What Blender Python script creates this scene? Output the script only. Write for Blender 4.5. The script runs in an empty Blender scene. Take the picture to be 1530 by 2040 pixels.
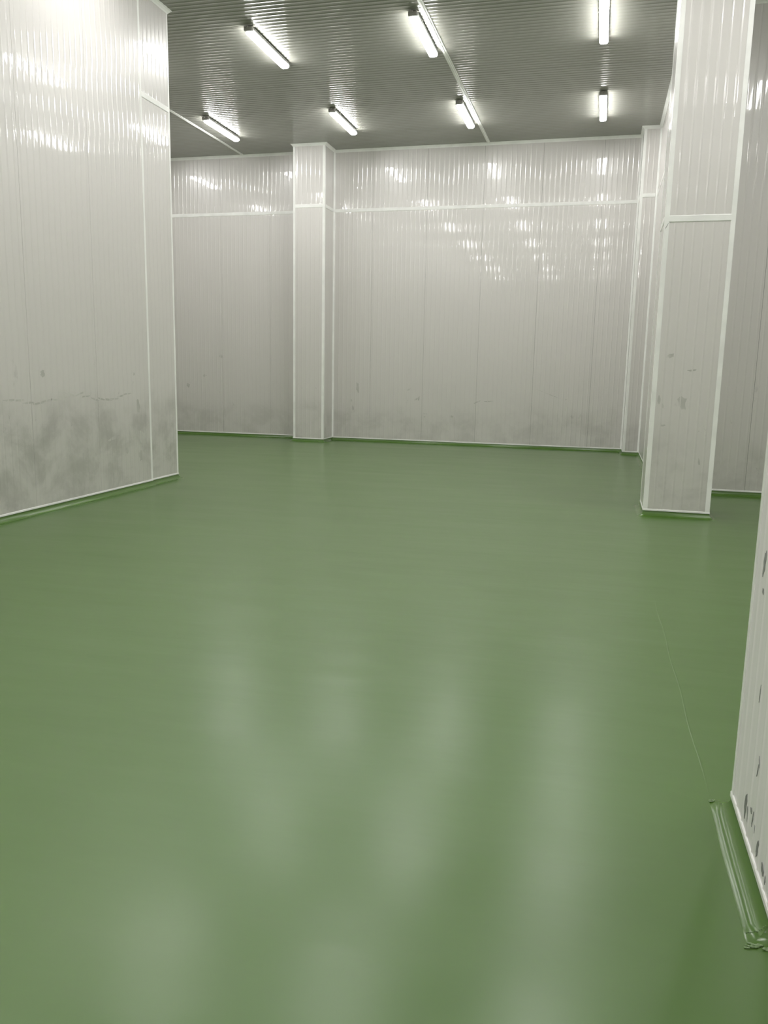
import bpy, bmesh, math, random
from mathutils import Vector, Matrix, noise

scn = bpy.context.scene
C = scn.collection
random.seed(7)

# ------------------------------------------------------------------ camera
F_PX, YAW, PITCH, ROLL = 1616.57, -0.25388, -0.174325, -0.019363
ZS = 0.06                               # top of the green coving above the floor
cam_d = bpy.data.cameras.new('camera')
cam = bpy.data.objects.new('camera', cam_d)
C.objects.link(cam)
fw = Vector((math.sin(YAW) * math.cos(PITCH), math.cos(YAW) * math.cos(PITCH), math.sin(PITCH)))
rt = Vector((math.cos(YAW), -math.sin(YAW), 0))
dn = fw.cross(rt)
rt2 = rt * math.cos(ROLL) + dn * math.sin(ROLL)
dn2 = -rt * math.sin(ROLL) + dn * math.cos(ROLL)
cm = Matrix((rt2, -dn2, -fw)).transposed().to_4x4()
cm.translation = Vector((0, 0, 1.5 + ZS))
cam.matrix_world = cm
cam_d.sensor_fit = 'VERTICAL'
cam_d.sensor_height = 36.0
cam_d.sensor_width = 27.0
cam_d.lens = 36.0 * F_PX / 2040.0
cam_d.clip_start = 0.05
scn.camera = cam

# ------------------------------------------------------------------ world, exposure
w = bpy.data.worlds.new('world')
scn.world = w
w.use_nodes = True
w.node_tree.nodes['Background'].inputs[0].default_value = (0.02, 0.022, 0.02, 1)
w.node_tree.nodes['Background'].inputs[1].default_value = 0.2
scn.view_settings.view_transform = 'Standard'
scn.view_settings.look = 'None'
scn.view_settings.gamma = 1.0
scn.view_settings.use_curve_mapping = False
scn.view_settings.exposure = 0.0
LAMP_STRENGTH = 56.0

# ------------------------------------------------------------------ material helpers
def new_mat(name):
    m = bpy.data.materials.new(name)
    m.use_nodes = True
    nt = m.node_tree
    return m, nt, nt.nodes['Principled BSDF']

class NT:
    def __init__(s, nt): s.nt = nt
    def n(s, t, **kw):
        nd = s.nt.nodes.new(t)
        for k, v in kw.items(): setattr(nd, k, v)
        return nd
    def link(s, a, b): s.nt.links.new(a, b)
    def math(s, op, a, b=None, clamp=False):
        nd = s.n('ShaderNodeMath', operation=op, use_clamp=clamp)
        for i, v in enumerate((a, b)):
            if v is None: continue
            if isinstance(v, (int, float)): nd.inputs[i].default_value = v
            else: s.link(v, nd.inputs[i])
        return nd.outputs[0]
    def mapr(s, v, a, b, c=0.0, d=1.0, smooth=True):
        nd = s.n('ShaderNodeMapRange')
        if smooth: nd.interpolation_type = 'SMOOTHSTEP'
        s.link(v, nd.inputs[0])
        for i, q in enumerate((a, b, c, d)): nd.inputs[i + 1].default_value = q
        return nd.outputs[0]
    def noise(s, vec, scale, detail=3, rough=0.5, stretch=None, offset=(0, 0, 0), distortion=0.0):
        mp = s.n('ShaderNodeMapping')
        s.link(vec, mp.inputs[0])
        mp.inputs['Location'].default_value = offset
        if stretch: mp.inputs['Scale'].default_value = stretch
        nd = s.n('ShaderNodeTexNoise')
        s.link(mp.outputs[0], nd.inputs['Vector'])
        nd.inputs['Scale'].default_value = scale
        nd.inputs['Detail'].default_value = detail
        nd.inputs['Roughness'].default_value = rough
        nd.inputs['Distortion'].default_value = distortion
        return nd.outputs['Fac']
    def mixc(s, fac, a, b):
        nd = s.n('ShaderNodeMix', data_type='RGBA')
        if isinstance(fac, (int, float)): nd.inputs['Factor'].default_value = fac
        else: s.link(fac, nd.inputs['Factor'])
        for k, v in (('A', a), ('B', b)):
            sk = [i for i in nd.inputs if i.name == k and i.type == 'RGBA'][0]
            if isinstance(v, tuple): sk.default_value = v + (1,)
            else: s.link(v, sk)
        return [o for o in nd.outputs if o.type == 'RGBA'][0]

PANEL_WHITE = (0.68, 0.655, 0.63)
def panel_mat(name, dirt=0.3, dirt_h=1.2, scuff=0.3, rough=0.34, col=PANEL_WHITE, ior=1.9, coat=1.0):
    m, nt, b = new_mat(name)
    t = NT(nt)
    pos = t.n('ShaderNodeNewGeometry').outputs['Position']
    sep = t.n('ShaderNodeSeparateXYZ'); t.link(pos, sep.inputs[0])
    z = sep.outputs[2]
    # greasy film left by goods and forklifts on the lower wall
    edge = t.noise(pos, 1.1, 4, 0.6)
    zz = t.math('ADD', z, t.math('MULTIPLY', t.math('SUBTRACT', edge, 0.5), 0.9))
    low = t.mapr(zz, dirt_h + 0.22, dirt_h - 0.35)
    patch = t.mapr(t.noise(pos, 2.1, 7, 0.66, stretch=(1, 1, 1.1), distortion=0.3), 0.38, 0.66)
    film = t.math('MULTIPLY', low, t.math('ADD', t.math('MULTIPLY', patch, 0.8), 0.2))
    film = t.math('MULTIPLY', film, dirt, True)
    # sparse rub marks
    sc = t.mapr(t.noise(pos, 5.5, 5, 0.7, stretch=(1, 1, 0.6), offset=(3.1, 1.7, 0.4)), 0.64, 0.73)
    band = t.math('MULTIPLY', t.mapr(z, 0.1, 0.3), t.mapr(z, 1.9, 0.9))
    rub = t.math('MULTIPLY', t.math('MULTIPLY', sc, band), scuff, True)
    col1 = t.mixc(film, col, (0.27, 0.265, 0.24))
    col2 = t.mixc(rub, col1, (0.2, 0.2, 0.19))
    t.link(col2, b.inputs['Base Color'])
    r = t.math('ADD', t.math('MULTIPLY', film, 0.25), t.mapr(t.noise(pos, 3.0, 3), 0.3, 0.7, rough - 0.02, rough + 0.03))
    t.link(r, b.inputs['Roughness'])
    b.inputs['IOR'].default_value = ior
    b.inputs['Coat Weight'].default_value = coat
    b.inputs['Coat Roughness'].default_value = 0.045
    bump = t.n('ShaderNodeBump')
    bump.inputs['Strength'].default_value = 0.035
    bump.inputs['Distance'].default_value = 0.02
    t.link(t.noise(pos, 1.6, 2, 0.4, stretch=(1, 1, 0.6)), bump.inputs['Height'])
    t.link(bump.outputs[0], b.inputs['Normal'])
    return m

def plain_mat(name, col, rough=0.4, metal=0.0, var=0.05):
    m, nt, b = new_mat(name)
    t = NT(nt)
    pos = t.n('ShaderNodeNewGeometry').outputs['Position']
    f = t.mapr(t.noise(pos, 4.0, 4), 0.3, 0.7)
    t.link(t.mixc(f, tuple(c * (1 - var) for c in col), tuple(min(1, c * (1 + var)) for c in col)), b.inputs['Base Color'])
    b.inputs['Roughness'].default_value = rough
    b.inputs['Metallic'].default_value = metal
    return m

def epoxy_mat(name, rough=0.3, bump_s=0.15, smear=True, ior=1.65):
    m, nt, b = new_mat(name)
    t = NT(nt)
    pos = t.n('ShaderNodeNewGeometry').outputs['Position']
    big = t.mapr(t.noise(pos, 0.5, 4, 0.55), 0.3, 0.7)
    c1 = t.mixc(big, (0.072, 0.155, 0.023), (0.080, 0.167, 0.029))
    tr = t.mapr(t.noise(pos, 1.1, 3, 0.5, stretch=(0.6, 2.0, 1)), 0.45, 0.8)
    c2 = t.mixc(t.math('MULTIPLY', tr, 0.06 if smear else 0.0), c1, (0.10, 0.185, 0.05))
    t.link(c2, b.inputs['Base Color'])
    rn = t.noise(pos, 1.5, 3, 0.5, stretch=(0.5, 1.6, 1))
    t.link(t.mapr(rn, 0.3, 0.7, rough - 0.008, rough + 0.016), b.inputs['Roughness'])
    b.inputs['IOR'].default_value = ior
    h1 = t.noise(pos, 1.8, 1.5, 0.4, stretch=(0.5, 1.8, 1))
    h = t.math('ADD', h1, t.math('MULTIPLY', t.noise(pos, 7.0, 2, 0.5, stretch=(0.45, 1.6, 1)), 0.14))
    bump = t.n('ShaderNodeBump')
    bump.inputs['Strength'].default_value = bump_s
    bump.inputs['Distance'].default_value = 0.02
    t.link(h, bump.inputs['Height'])
    t.link(bump.outputs[0], b.inputs['Normal'])
    return m

M = {}
M['panel'] = panel_mat('panel_white', 0.30, 0.75, 0.35)
M['panel_dirty'] = panel_mat('panel_white_soiled', 0.55, 1.12, 0.4)
M['panel_pillar'] = panel_mat('panel_white_pillar', 0.35, 0.9, 0.55)
M['panel_near_lit'] = panel_mat('panel_white_near_lit', 0.15, 0.3, 0.25, col=(0.90, 0.86, 0.88), ior=1.4, coat=0.3)  # cladding colour whitened and pinked to stand in for extra light on this pillar
M['panel_ceiling'] = panel_mat('panel_white_ceiling_shaded', 0.0, -5.0, 0.0, rough=0.3, col=(0.31, 0.31, 0.275), ior=1.3, coat=0.6)  # same white panels darkened: the dim light up here is put into the colour
M['trim'] = plain_mat('white_trim', (0.90, 0.90, 0.875), 0.3)
M['joint'] = plain_mat('dark_joint', (0.16, 0.16, 0.15), 0.7)
M['floor'] = epoxy_mat('green_epoxy', 0.286, 0.25, ior=1.76)
M['cove'] = epoxy_mat('green_epoxy_cove', 0.2, 0.3, False, 1.55)
M['housing'] = plain_mat('lamp_housing_grey', (0.40, 0.40, 0.38), 0.45)
M['cap'] = plain_mat('lamp_end_cap', (0.30, 0.29, 0.27), 0.4)
M['steel'] = plain_mat('clip_steel', (0.6, 0.6, 0.6), 0.25, 1.0)
M['scuff'] = plain_mat('black_rub_mark', (0.24, 0.24, 0.235), 0.6, 0, 0.3)
M['bead'] = plain_mat('pale_green_resin', (0.17, 0.25, 0.12), 0.15, 0, 0.3)
M['smear'] = plain_mat('grey_smear', (0.53, 0.52, 0.49), 0.5, 0, 0.15)
m, nt, b = new_mat('lamp_diffuser')
b.inputs['Base Color'].default_value = (0.9, 0.9, 0.88, 1)
b.inputs['Emission Color'].default_value = (1.0, 0.99, 0.97, 1)
b.inputs['Emission Strength'].default_value = LAMP_STRENGTH
M['lens'] = m

# ------------------------------------------------------------------ mesh helpers
def obj(name, me, parent=None, loc=(0, 0, 0), rotz=0.0, mat=None):
    o = bpy.data.objects.new(name, me)
    C.objects.link(o)
    if mat is not None and me is not None and not me.materials:
        me.materials.append(mat)
    o.location = loc
    o.rotation_euler = (0, 0, rotz)
    if parent is not None:
        o.parent = parent
    return o

def mesh_of(name, verts, faces, smooth=False):
    me = bpy.data.meshes.new(name)
    me.from_pydata(verts, [], faces)
    me.update()
    if smooth:
        for p in me.polygons: p.use_smooth = True
    return me

def box_mesh(name, x0, x1, y0, y1, z0, z1, bev=0.0):
    bm = bmesh.new()
    v = [bm.verts.new(p) for p in ((x0,y0,z0),(x1,y0,z0),(x1,y1,z0),(x0,y1,z0),(x0,y0,z1),(x1,y0,z1),(x1,y1,z1),(x0,y1,z1))]
    for f in ((3,2,1,0),(4,5,6,7),(0,1,5,4),(1,2,6,5),(2,3,7,6),(3,0,4,7)):
        bm.faces.new([v[i] for i in f])
    if bev > 0:
        bmesh.ops.bevel(bm, geom=bm.edges[:], offset=bev, segments=2, affect='EDGES', profile=0.5)
    me = bpy.data.meshes.new(name)
    bm.to_mesh(me); bm.free()
    return me

def struct(o):
    o['kind'] = 'structure'
    return o

def tag(o, label, cat, group=None):
    o['label'] = label
    o['category'] = cat
    if group: o['group'] = group
    return o

def thing(name, label, cat, loc, rotz=0.0, group=None):
    o = bpy.data.objects.new(name, None)
    C.objects.link(o)
    o.empty_display_size = 0.2
    o.location = loc
    o.rotation_euler = (0, 0, rotz)
    return tag(o, label, cat, group)

PW = 1.15                                # panel cover width
PITCH_R = PW / 12                        # rib pitch
_pc = {}
def panel_mesh(width, height, start=0.0, mat='panel', amp=0.0026):
    """Ribbed sheet panel: local x = width, z = height, front faces -y, back edge at y=+0.008."""
    key = (round(width, 3), round(height, 3), round(start, 3), mat)
    if key in _pc: return _pc[key]
    g = 0.0018                            # half of the joint gap
    us = {g: 0.0, width - g: 0.0}
    k = 0
    hw = 0.016
    if mat == 'panel_ceiling':
        hw, amp = 0.028, 0.0042
    pan = PITCH_R - 2 * hw                # the flats between the ribs belly out very slightly
    sag = 0.014 * pan / 4
    while True:
        c = (k + 0.5) * PITCH_R - start
        k += 1
        if c > width: break
        if c - hw < g + 0.004 or c + hw > width - g - 0.004: continue
        for j in range(9):
            s = -1 + j / 4
            us[c + s * hw] = amp * 0.5 * (1 + math.cos(math.pi * s))
        for j in range(1, 6):
            s = -1 + j / 3
            if c + hw + pan * j / 6 < width - g - 0.003:
                us[c + hw + pan * j / 6] = sag * (1 - s * s)
    pts = sorted(us.items())
    n = len(pts)
    verts = [(g, 0.008, 0.0)] + [(u, -h, 0.0) for u, h in pts] + [(width - g, 0.008, 0.0)]
    m_ = len(verts)
    verts += [(x, y, height) for x, y, _ in verts]
    faces = [(i, i + 1, m_ + i + 1, m_ + i) for i in range(m_ - 1)]
    me = mesh_of('panel_' + '_'.join(str(q) for q in key[:2]), verts, faces)
    for p in me.polygons:
        p.use_smooth = True
    me.set_sharp_from_angle(angle=math.radians(35))
    me.materials.append(M[mat])
    _pc[key] = me
    return me

def offset_path(path, closed):
    """mitred outward direction (right of travel) for each vertex"""
    n = len(path)
    out = []
    for i in range(n):
        ns = []
        for a, b_ in (((i - 1) % n, i), (i, (i + 1) % n)):
            if not closed and (b_ == 0 or a == n - 1): continue
            d = (Vector(path[b_]) - Vector(path[a])).normalized()
            ns.append(Vector((d.y, -d.x)))
        if len(ns) == 1: out.append(ns[0])
        else:
            s = ns[0] + ns[1]
            out.append(s / (1 + ns[0].dot(ns[1])))
    return out

def sweep(name, path, prof, closed=False, step=None, wob=0.0, smooth=False, caps=True, mat=None, parent=None, loc=(0, 0, 0)):
    """sweep profile [(distance from wall, z)] along a plan path; the room lies right of travel"""
    if step:
        q = []
        n = len(path)
        for i in range(n if closed else n - 1):
            a, b_ = Vector(path[i]), Vector(path[(i + 1) % n])
            k = max(1, int((b_ - a).length / step))
            q += [tuple(a.lerp(b_, j / k)) for j in range(k)]
        if not closed: q.append(tuple(path[-1]))
        path = q
    offs = offset_path(path, closed)
    np_ = len(prof)
    verts, faces = [], []
    for (px, py), o in zip(path, offs):
        k = 1 + (noise.noise(Vector((px * 3.1, py * 3.1, 0.3))) * wob if wob else 0)
        for d, z in prof:
            verts.append((px + o.x * d * k - loc[0], py + o.y * d * k - loc[1], z - loc[2]))
    n = len(path)
    for i in range(n if closed else n - 1):
        for j in range(np_ - 1):
            a, b_ = i * np_ + j, ((i + 1) % n) * np_ + j
            faces.append((a, a + 1, b_ + 1, b_))
    if caps and not closed:
        faces.append(tuple(range(np_)))
        faces.append(tuple(range((n - 1) * np_, n * np_))[::-1])
    me = mesh_of(name, verts, faces, smooth)
    bm = bmesh.new(); bm.from_mesh(me)
    bmesh.ops.recalc_face_normals(bm, faces=bm.faces[:])
    bm.to_mesh(me); bm.free()
    if smooth:
        me.set_sharp_from_angle(angle=math.radians(40))
    return obj(name, me, parent, (0, 0, 0), 0, mat)

CW = 0.066
COVE = [(-0.01, -0.004)] + [(CW + 0.004, -0.002)] + [(CW - CW * math.sin(a), ZS - ZS * math.cos(a)) for a in [math.pi / 2 * i / 8 for i in range(9)]] + [(-0.01, ZS)]
BASE = [(-0.006, ZS - 0.002), (0.006, ZS - 0.002), (0.006, ZS + 0.014), (0.0035, ZS + 0.018), (-0.006, ZS + 0.018)]
HC = 5.95 + ZS                           # ceiling height
def band_prof(z, h=0.068, d=0.007):
    return [(-0.006, z - h / 2), (d * 0.4, z - h / 2), (d, z - h / 2 + 0.006), (d, z + h / 2 - 0.006), (d * 0.4, z + h / 2), (-0.006, z + h / 2)]
TOP = [(-0.006, HC - 0.05), (0.005, HC - 0.05), (0.014, HC - 0.036), (0.036, HC - 0.014), (0.05, HC - 0.005), (0.05, HC + 0.004), (-0.006, HC + 0.004)]
ZB = 4.75 + ZS                           # height of the joint band

def panels_on(parent, ploc, p0, rotz, seams, z0, z1, mat):
    """p0: wall origin, u runs along rotz; seams: sorted u positions"""
    ux, uy = math.cos(rotz), math.sin(rotz)
    for a, b_ in zip(seams[:-1], seams[1:]):
        if b_ - a < 0.03: continue
        st = 0.0 if (b_ - a) > PW - 0.01 else 0.5 * (PW - (b_ - a))
        me = panel_mesh(b_ - a, z1 - z0, st, mat)
        obj('panel', me, parent, (p0[0] + ux * a - ploc[0], p0[1] + uy * a - ploc[1], z0 - ploc[2]), rotz)

def seam_list(u0, u1, first):
    s = [u0]
    k = math.ceil((u0 + 0.03 - first) / PW)
    while first + k * PW < u1 - 0.03:
        s.append(first + k * PW); k += 1
    s.append(u1)
    return s

# ------------------------------------------------------------------ floor and ceiling
XL, XR, YF, YB = -12.0, 9.0, -9.5, 17.02
floor_me = box_mesh('floor', XL - 0.3, XR + 0.3, YF - 0.3, YB + 0.3, -0.15, 0.0)
floor = struct(obj('floor', floor_me, None, (0, 0, 0), 0, M['floor']))
# raised resin laps left where two passes of the coating met
def ridge(pts, wdt, hgt, name='coating_lap'):
    verts, faces = [], []
    n = len(pts)
    for i, p in enumerate(pts):
        a, b_ = Vector(pts[max(0, i - 1)]), Vector(pts[min(n - 1, i + 1)])
        d = (b_ - a).normalized(); s = Vector((d.y, -d.x))
        f = min(1, i / 3, (n - 1 - i) / 3)
        k = 0.7 + 0.5 * noise.noise(Vector((p[0] * 9, p[1] * 9, 2)))
        for o, h in ((-1, -0.0005), (-0.3, hgt * f * k), (0.3, hgt * f * k), (1, -0.0005)):
            verts.append((p[0] + s.x * o * wdt, p[1] + s.y * o * wdt, h))
    for i in range(n - 1):
        for j in range(3):
            faces.append((i * 4 + j, i * 4 + j + 1, i * 4 + j + 5, i * 4 + j + 4))
    obj(name, mesh_of(name, verts, faces, True), floor, (0, 0, 0), 0, M['floor'])
ridge([(0.495 - 0.030 * (i / 30) + 0.004 * math.sin(i * .7), 3.02 + i * 0.10) for i in range(31)], 0.006, 0.0008)
ridge([(0.485 - 0.14 * (i / 12), 3.005 + 0.05 * (i / 12) ** 1.5) for i in range(13)], 0.004, 0.0007)

ceiling = struct(obj('ceiling', box_mesh('ceiling', XL - 0.3, XR + 0.3, YF - 0.3, YB + 0.3, HC + 0.006, HC + 0.15), None, (0, 0, 0), 0, M['joint']))
STRIPS = [-7.68, -2.42, 2.84, 8.10]
edges = [XL - 0.02] + STRIPS + [XR + 0.02]
ny = int((YB - YF) / PW) + 1
for a, b_ in zip(edges[:-1], edges[1:]):
    for k in range(ny):
        y1 = YB - 0.42 - (k - 1) * PW if k else YB + 0.02
        y0 = max(YB - 0.42 - k * PW, YF - 0.02)
        wdt = y1 - y0
        if wdt < 0.05: continue
        if b_ < -5.0 and y1 < 10.0: continue
        if a > 2.0 and (y0 > 11.5 or y1 < 2.3): continue
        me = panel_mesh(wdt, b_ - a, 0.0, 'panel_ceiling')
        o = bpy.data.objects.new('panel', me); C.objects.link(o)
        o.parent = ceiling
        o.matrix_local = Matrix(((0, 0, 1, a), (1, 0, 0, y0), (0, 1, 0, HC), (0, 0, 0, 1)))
for i, x in enumerate(STRIPS):
    y0 = 10.2 if x < -5 else (2.45 if x > 2 else YF)
    y1 = 11.42 if x > 2 else YB
    verts, faces = [], []
    prof = [(-0.034, 0.003), (-0.034, -0.006), (-0.026, -0.010), (-0.010, -0.010), (-0.005, -0.016), (0.005, -0.016), (0.010, -0.010), (0.026, -0.010), (0.034, -0.006), (0.034, 0.003)]
    for y in (y0, y1):
        verts += [(x + u, y, HC + v) for u, v in prof]
    n = len(prof)
    faces = [(j + 1, j, n + j, n + j + 1) for j in range(n - 1)]
    obj('joint_strip', mesh_of('joint_strip', verts, faces), ceiling, (0, 0, 0), 0, M['trim'])

# ------------------------------------------------------------------ walls
def wall(name, p0, p1, first, bands=(), mat='panel', th=0.12, zsplit=True, cove_ext=(0, 0), top=True):
    """wall from p0 to p1 with the room right of travel"""
    a, b_ = Vector(p0), Vector(p1)
    d = (b_ - a).normalized(); nrm = Vector((d.y, -d.x)); L = (b_ - a).length
    q = [a - nrm * 0.007, b_ - nrm * 0.007, b_ - nrm * th, a - nrm * th]
    verts = [(v.x, v.y, 0.0) for v in q] + [(v.x, v.y, HC) for v in q]
    o = struct(obj(name, mesh_of(name, verts, [(0, 1, 5, 4), (1, 2, 6, 5), (2, 3, 7, 6), (3, 0, 4, 7), (4, 5, 6, 7), (3, 2, 1, 0)]), None, (0, 0, 0), 0, M['joint']))
    rz = math.atan2(d.y, d.x)
    seams = seam_list(0, L, first)
    zs = [ZS] + list(bands) + [HC]
    for z0, z1 in zip(zs[:-1], zs[1:]):
        panels_on(o, (0, 0, 0), p0, rz, seams, z0, z1, mat)
    for z in bands:
        sweep('joint_band', [p0, p1], band_prof(z), mat=M['trim'], parent=o)
    sweep('base_trim', [p0, p1], BASE, mat=M['trim'], parent=o)
    if top: sweep('ceiling_trim', [p0, p1], TOP, mat=M['trim'], parent=o)
    return o

XW_L, XP_L = -5.605, -5.63
wall_back = wall('wall_back', (XL, YB), (0.81, YB), -0.18 - XL, (ZB,))
wall_left = wall('wall_left', (XW_L, YF), (XW_L, 9.47), 9.47 - YF, (), 'panel_dirty')
wall_right = wall('wall_right', (0.81, YB), (0.81, 11.42), 0.55, (ZB,))
wall_recess = wall('wall_recess', (0.81, 11.42), (XR, 11.42), 1.115)
wall_far_right = wall('wall_far_right', (XR, 11.42), (XR, 2.45), 0.0)
wall_side_front = wall('wall_side_front', (XR, 2.45), (0.93, 2.45), 0.0)
wall_near_right = wall('wall_near_right', (0.81, 2.33), (0.81, YF), 0.0)
wall_front = wall('wall_front', (0.81, YF), (XW_L, YF), 0.0, (ZB,))
wall_far_left = wall('wall_far_left', (XL, 10.19), (XL, YB), 0.0, (ZB,))
wall_left_return = wall('wall_left_return', (-6.3, 10.19), (XL, 10.19), 0.0, (ZB,), top=True)

def baseboard(name, path):
    return struct(sweep(name, path, COVE, False, 0.06, 0.10, True, mat=M['cove']))
baseboard('baseboard_back', [(-9.0 + XL + 9.0, YB), (-6.31, YB)])
baseboard('baseboard_back_middle', [(-5.63, YB), (0.505, YB)])
baseboard('baseboard_left', [(XW_L, YF), (XW_L, 9.47)])
baseboard('baseboard_right', [(0.81, 16.47), (0.81, 11.42)])
baseboard('baseboard_recess', [(0.81, 11.42), (XR, 11.42)])
baseboard('baseboard_front', [(0.81, YF), (XW_L, YF)])
baseboard('baseboard_near_right', [(0.81, 2.27), (0.81, YF)])

# ------------------------------------------------------------------ clad pillars
def corner_trim(parent, loc, c, s1, s2, wdt=0.046, z0=ZS, z1=HC, name='corner_trim'):
    """outer angle at plan corner c; legs run back along -s1 and -s2 (s = outward normals)"""
    s1, s2 = Vector(s1), Vector(s2); c = Vector(c)
    t = 0.0035
    P = [c + s1 * t - s2 * wdt, c + s1 * t + s2 * (t - 0.003), c + s1 * (t - 0.003) + s2 * t, c + s2 * t - s1 * wdt,
         c - s1 * wdt - s2 * 0.004, c - s1 * 0.004 - s2 * 0.004, c - s2 * wdt - s1 * 0.004]
    n = len(P)
    verts = [(p.x - loc[0], p.y - loc[1], z - loc[2]) for z in (z0, z1) for p in P]
    faces = [(i, (i + 1) % n, n + (i + 1) % n, n + i) for i in range(n)]
    me = mesh_of(name, verts, faces)
    bm = bmesh.new(); bm.from_mesh(me); bmesh.ops.recalc_face_normals(bm, faces=bm.faces[:]); bm.to_mesh(me); bm.free()
    obj(name, me, parent, (0, 0, 0), 0, M['trim'])

def inner_trim(parent, loc, c, s1, s2, wdt=0.032):
    """hollow quarter trim in an inner corner c; s1, s2 = room-side normals of the two walls"""
    c = Vector(c); s1 = Vector(s1); s2 = Vector(s2)
    P = [c + s1 * wdt, c + s1 * wdt * 0.75 + s2 * 0.006, c + s1 * wdt * 0.35 + s2 * wdt * 0.35, c + s2 * wdt * 0.75 + s1 * 0.006, c + s2 * wdt, c]
    n = len(P)
    verts = [(p.x - loc[0], p.y - loc[1], z - loc[2]) for z in (ZS, HC) for p in P]
    faces = [(i, (i + 1) % n, n + (i + 1) % n, n + i) for i in range(n)]
    me = mesh_of('inner_corner_trim', verts, faces)
    bm = bmesh.new(); bm.from_mesh(me); bmesh.ops.recalc_face_normals(bm, faces=bm.faces[:]); bm.to_mesh(me); bm.free()
    obj('inner_corner_trim', me, parent, (0, 0, 0), 0, M['trim'])

def pillar(label, path, corners, bands, mat, closed=False, top=True, core=None, cwd=0.046):
    """path: plan polyline of clad faces, room right of travel"""
    xs = [p[0] for p in path]; ys = [p[1] for p in path]
    loc = (sum(xs) / len(xs), sum(ys) / len(ys), 0.0)
    t = thing('clad_pillar', label, 'pillar', loc)
    x0, x1, y0, y1 = core if core else (min(xs), max(xs), min(ys), max(ys))
    e = 0.007
    obj('core', box_mesh('core', x0 + e - loc[0], x1 - e - loc[0], y0 + e - loc[1], y1 - e - loc[1], 0.0, HC), t, (0, 0, 0), 0, M['joint'])
    n = len(path)
    zs = [ZS] + list(bands) + [HC]
    for i in range(n if closed else n - 1):
        a, b_ = Vector(path[i]), Vector(path[(i + 1) % n])
        d = (b_ - a).normalized()
        for z0, z1 in zip(zs[:-1], zs[1:]):
            panels_on(t, loc, tuple(a), math.atan2(d.y, d.x), [0, (b_ - a).length], z0, z1, mat)
        for z in bands:
            sweep('joint_band', [tuple(a + d * cwd * 0.9), tuple(b_ - d * cwd * 0.9)], band_prof(z), mat=M['trim'], parent=t, loc=loc)
    for c, s1, s2 in corners:
        corner_trim(t, loc, c, s1, s2, cwd)
    sweep('base_trim', path, BASE, closed, mat=M['trim'], parent=t, loc=loc)
    if top: sweep('ceiling_trim', path, TOP, closed, mat=M['trim'], parent=t, loc=loc)
    sweep('cove', path, COVE, closed, 0.035, 0.10, True, mat=M['cove'], parent=t, loc=loc)
    return t, loc

PX, NX, PY, NY = (1, 0), (-1, 0), (0, 1), (0, -1)
# freestanding pillar on the right
x0, x1, y0, y1 = 0.557, 1.252, 9.42, 10.08
p_r, l_r = pillar('freestanding white clad pillar with a joint band at mid height and green coving',
       [(x0, y0), (x1, y0), (x1, y1), (x0, y1)],
       [((x0, y0), NX, NY), ((x1, y0), PX, NY), ((x1, y1), PX, PY), ((x0, y1), NX, PY)],
       (3.115 + ZS,), 'panel_pillar', True)
# near pillar with black rub marks
x0, x1, y0, y1 = 0.557, 1.252, 2.27, 2.96
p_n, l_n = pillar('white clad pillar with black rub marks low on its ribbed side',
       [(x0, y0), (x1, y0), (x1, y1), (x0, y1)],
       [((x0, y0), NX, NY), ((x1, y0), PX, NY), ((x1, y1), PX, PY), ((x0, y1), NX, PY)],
       (3.115 + ZS,), 'panel_near_lit', True, cwd=0.03)
# pillar set into the left wall end
pillar('white clad pillar flush with the soiled left wall at its free end',
       [(XP_L, 9.47), (XP_L, 10.19), (-6.3, 10.19)],
       [((XP_L, 10.19), PX, PY)], (ZB,), 'panel_dirty', core=(-6.3, XP_L, 9.47, 10.19), cwd=0.035)
# pilaster on the back wall
pillar('white clad pilaster standing out from the middle of the back wall',
       [(-6.31, YB), (-6.31, 16.42), (-5.63, 16.42), (-5.63, YB)],
       [((-6.31, 16.42), NX, NY), ((-5.63, 16.42), PX, NY)], (ZB,), 'panel', core=(-6.31, -5.63, 16.42, YB - 0.02))
# pilaster in the right back corner
pillar('narrow white clad pilaster filling the corner of back and right walls',
       [(0.505, YB), (0.505, 16.47), (0.81, 16.47)],
       [((0.505, 16.47), NX, NY)], (ZB,), 'panel', core=(0.505, 0.80, 16.47, YB - 0.02))
inner_trim(wall_back, (0, 0, 0), (-5.63, YB), PX, NY)
inner_trim(wall_back, (0, 0, 0), (-6.31, YB), NX, NY)
inner_trim(wall_back, (0, 0, 0), (0.505, YB), NX, NY)
inner_trim(wall_right, (0, 0, 0), (0.81, 16.47), NX, NY)
# cover strip where the left wall meets its pillar
corner_trim(wall_left, (0, 0, 0), (XW_L, 9.47), PX, PY, 0.036, name='end_trim')

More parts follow.
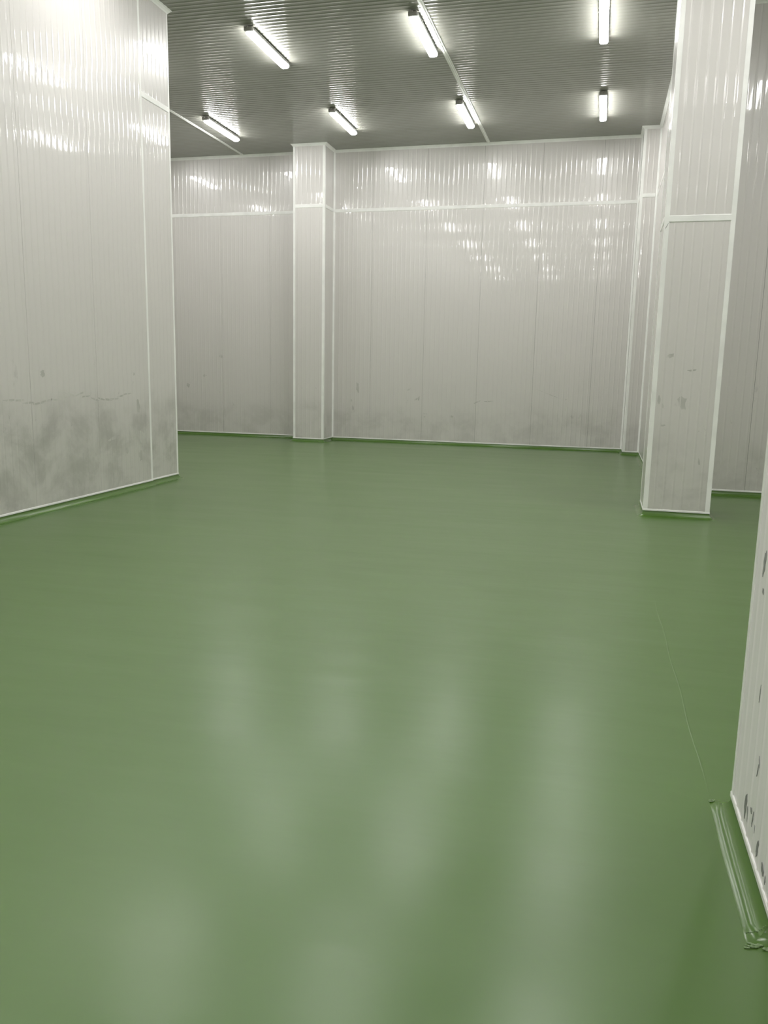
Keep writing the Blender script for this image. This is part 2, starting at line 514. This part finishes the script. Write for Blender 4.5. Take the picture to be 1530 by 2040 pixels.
# ------------------------------------------------------------------ lamps
LX, LZ = 1.30, 0.0
def half_round(x, w_, z_top, d_, k=10):
    """diffuser cross-section, (x, z) from one top edge round to the other"""
    pts = []
    for i in range(k + 1):
        a = math.pi * i / k
        ca, sa = math.cos(a), math.sin(a)
        px = w_ * math.copysign(abs(ca) ** 0.55, ca)
        pz = -d_ * abs(sa) ** 0.55
        pts.append((px, z_top + pz))
    return pts
def lens_mesh():
    k = 10
    secs = []
    L = LX / 2
    for y, f in ((-L, 0.72), (-L + 0.012, 0.9), (-L + 0.035, 1.0), (L - 0.035, 1.0), (L - 0.012, 0.9), (L, 0.72)):
        secs.append([(px * (0.8 + 0.2 * f), y, -0.052 + (pz + 0.052) * f) for px, pz in half_round(0, 0.058, -0.052, 0.048, k)])
    verts = [v for s in secs for v in s]
    n = k + 1
    faces = []
    for i in range(len(secs) - 1):
        for j in range(k):
            faces.append((i * n + j, i * n + j + 1, (i + 1) * n + j + 1, (i + 1) * n + j))
    faces.append(tuple(range(n))[::-1])
    faces.append(tuple(range((len(secs) - 1) * n, len(secs) * n)))
    me = mesh_of('diffuser', verts, faces, True)
    bm = bmesh.new(); bm.from_mesh(me); bmesh.ops.recalc_face_normals(bm, faces=bm.faces[:]); bm.to_mesh(me); bm.free()
    me.set_sharp_from_angle(angle=math.radians(50))
    me.materials.append(M['lens'])
    return me
lens_me = lens_mesh()
hous_me = box_mesh('housing', -0.062, 0.062, -LX / 2 + 0.02, LX / 2 - 0.02, -0.053, -0.012, 0.008); hous_me.materials.append(M['housing'])
cap_me = box_mesh('end_cap', -0.060, 0.060, -0.035, 0.035, -0.072, -0.013, 0.014); cap_me.materials.append(M['cap'])
clip_me = box_mesh('clip', -0.066, 0.066, -0.012, 0.012, -0.062, -0.004, 0.004); clip_me.materials.append(M['steel'])
gland_me = box_mesh('cable_gland', -0.012, 0.012, -0.02, 0.02, -0.045, -0.02, 0.006); gland_me.materials.append(M['cap'])

def lamp(x, yc, label, group):
    t = thing('ceiling_lamp', label, 'lamp', (x, yc, HC), 0, group)
    obj('housing', hous_me, t)
    obj('diffuser', lens_me, t)
    obj('end_cap', cap_me, t, (0, -LX / 2 - 0.022, 0))
    obj('end_cap', cap_me, t, (0, LX / 2 + 0.022, 0))
    for y in (-0.38, 0.38):
        obj('clip', clip_me, t, (0, y, 0))
    obj('cable_gland', gland_me, t, (0, -LX / 2 - 0.07, 0))
    return t

COLS = [(-9.60, 'deep in the recess behind the soiled wall'), (-7.21, 'just beyond the soiled wall\'s end pillar'), (-4.80, 'midway between the two ceiling joint strips'), (-2.565, 'close beside the long ceiling joint strip'), (-0.235, 'in the row nearest the freestanding pillar')]
ORD = ['first', 'second', 'third', 'fourth', 'fifth', 'sixth', 'seventh']
for r in range(7):
    yc = 15.035 - 3.51 * r
    for x, where in COLS:
        if x < -5 and r > 1: continue
        if r < 2:
            lab = 'lit strip lamp %s, %s from the back wall' % (where, ORD[r])
            grp = 'ceiling strip lamps'
        else:
            lab = 'lit strip lamp on the main ceiling, %s row from the back wall' % ORD[r]
            grp = 'main ceiling lamps, %s row' % ORD[r]
        lamp(x, yc, lab, grp)
    if r in (2, 3):
        for x in (2.12, 4.45, 6.78):
            lamp(x, yc, 'lit strip lamp over the side bay right of the pillars, %s row' % ORD[r], 'side bay lamps, %s row' % ORD[r])

# ------------------------------------------------------------------ rub marks and resin details
def blotch(parent, loc, plane, a, b_, ra, rb, tilt=0.0, seed=0, mat='scuff', const=0.0):
    """irregular thin rub mark lying on a wall plane; plane 'x' (const x, faces -x), '+x' or 'y' (faces -y)"""
    rnd = random.Random(seed)
    n = 14
    ca, sa = math.cos(tilt), math.sin(tilt)
    pts = []
    for i in range(n):
        t = 2 * math.pi * i / n
        k = 0.55 + 0.6 * rnd.random()
        u, v = ra * k * math.cos(t), rb * k * math.sin(t)
        pts.append((a + u * ca - v * sa, b_ + u * sa + v * ca))
    vs = []
    for off in (0.0017, 0.0002):
        for u, v in pts:
            if plane == 'x': p = (const - off, u, v)
            elif plane == '+x': p = (const + off, u, v)
            else: p = (u, const - off, v)
            vs.append((p[0] - loc[0], p[1] - loc[1], p[2] + ZS - loc[2]))
    faces = [tuple(range(n))] + [(i, (i + 1) % n, n + (i + 1) % n, n + i) for i in range(n)]
    me = mesh_of('rub_mark', vs, faces)
    bm = bmesh.new(); bm.from_mesh(me); bmesh.ops.recalc_face_normals(bm, faces=bm.faces[:]); bm.to_mesh(me); bm.free()
    obj('rub_mark', me, parent, (0, 0, 0), 0, M[mat])
for i, (a, z, ra, rb, tl) in enumerate([(2.72, .098, .016, .05, .1), (2.68, .085, .008, .03, -.3), (2.63, .125, .012, .012, 0), (2.60, .115, .006, .03, .2), (2.565, .10, .008, .028, 0), (2.50, .07, .012, .03, .3), (2.405, .06, .022, .016, .5), (2.37, .05, .012, .02, .1), (2.68, .50, .004, .035, .08), (2.665, .53, .003, .03, -.1), (2.81, .90, .018, .045, .1), (2.79, .81, .012, .012, 0), (2.60, .28, .004, .03, .3), (2.59, .31, .004, .02, -.5)]):
    blotch(p_n, l_n, 'x', a, z, ra, rb, tl, i, const=0.557)
for i, (a, z, ra, rb, tl) in enumerate([(-3.76, .88, .05, .022, .7), (-3.70, .90, .02, .05, -.2), (-3.92, 1.08, .06, .02, .6), (-2.98, .54, .05, .025, 0), (-2.23, .88, .14, .012, .05), (-.65, .96, .02, .02, 0), (-1.0, 1.06, .25, .008, -.35), (-3.57, .52, .03, .015, -.3), (-2.45, .86, .10, .014, .4), (-5.2, .82, .03, .03, 0), (-5.06, 1.10, .04, .12, 0), (-7.98, .66, .015, .05, .5), (-8.27, 1.71, .05, .04, -.6), (-9.1, 1.05, .05, .05, 0), (-8.68, 1.28, .05, .03, .2), (-.35, .62, .02, .06, -.4)]):
    blotch(wall_back, (0, 0, 0), 'y', a, z, ra, rb, tl, 40 + i, 'smear', const=YB)
rs = random.Random(11)
for i in range(16):                       # long horizontal bump line on the left wall
    a = 6.85 + 2.1 * i / 15
    blotch(wall_left, (0, 0, 0), '+x', a, 1.12 + 0.03 * math.sin(a * 5) + 0.015 * rs.uniform(-1, 1), 0.10, 0.012, rs.uniform(-.25, .25), 100 + i, 'smear', const=XW_L)
for i, (a, z, ra, rb) in enumerate([(9.17, .98, .05, .09), (9.26, .55, .07, .16), (9.20, .35, .05, .07), (7.77, .59, .04, .06), (7.37, 1.38, .04, .04), (8.6, .62, .15, .02), (9.1, 1.38, .02, .02), (8.9, .45, .03, .05)]):
    blotch(wall_left, (0, 0, 0), '+x', a, z, ra, rb, 0.2, 130 + i, 'smear', const=XW_L)
blotch(p_r, l_r, 'y', 0.578, 3.04, 0.004, 0.035, -0.5, 71, const=9.4165)
for i, (a, z, ra, rb) in enumerate([(0.64, 1.22, .02, .06), (0.68, 1.16, .012, .03), (0.88, 1.20, .05, .09), (1.10, .56, .012, .05), (0.72, 1.70, .05, .025), (0.95, 1.55, .05, .012), (0.70, .95, .03, .012)]):
    blotch(p_r, l_r, 'y', a, z, ra, rb, 0.1, 160 + i, 'smear', const=9.42)
blotch(wall_right, (0, 0, 0), 'x', 14.64, 1.42, 0.05, 0.06, 0, 72, const=0.81)

# lumpy resin where the coving breaks off at the near corner of the near pillar
def beads(parent, loc, pts, seed):
    rnd = random.Random(seed)
    bm = bmesh.new()
    for (x, y, z, r) in pts:
        g = bmesh.ops.create_icosphere(bm, subdivisions=2, radius=r)
        for v in g['verts']:
            k = 1 + 0.35 * noise.noise(v.co * (1.2 / r) + Vector((x, y, z)) * 40)
            v.co = Vector((v.co.x * 1.5 * k, v.co.y * 0.8 * k, v.co.z * 0.55 * k))
            v.co += Vector((x - loc[0], y - loc[1], z - loc[2]))
    me = bpy.data.meshes.new('resin_beads'); bm.to_mesh(me); bm.free()
    for p in me.polygons: p.use_smooth = True
    obj('resin_beads', me, parent, (0, 0, 0), 0, M['bead'])
rnd = random.Random(3)
pts = []
for i in range(46):
    t = i / 45
    pts.append((0.487 + 0.17 * t, 2.205 + 0.012 * math.sin(t * 9) + rnd.uniform(-.011, .011), 0.001 + 0.003 * rnd.random(), 0.002 + 0.0045 * rnd.random()))
for i in range(10):
    pts.append((0.500 + 0.05 * i / 9, 2.268 + rnd.uniform(-.003, .003), 0.002 + 0.03 * (i / 9) ** 2, 0.0015 + 0.002 * rnd.random()))
for i in range(6):
    pts.append((0.488 + 0.02 * rnd.random(), 3.012 + rnd.uniform(-.01, .01), 0.003, 0.004))
beads(p_n, l_n, pts, 5)
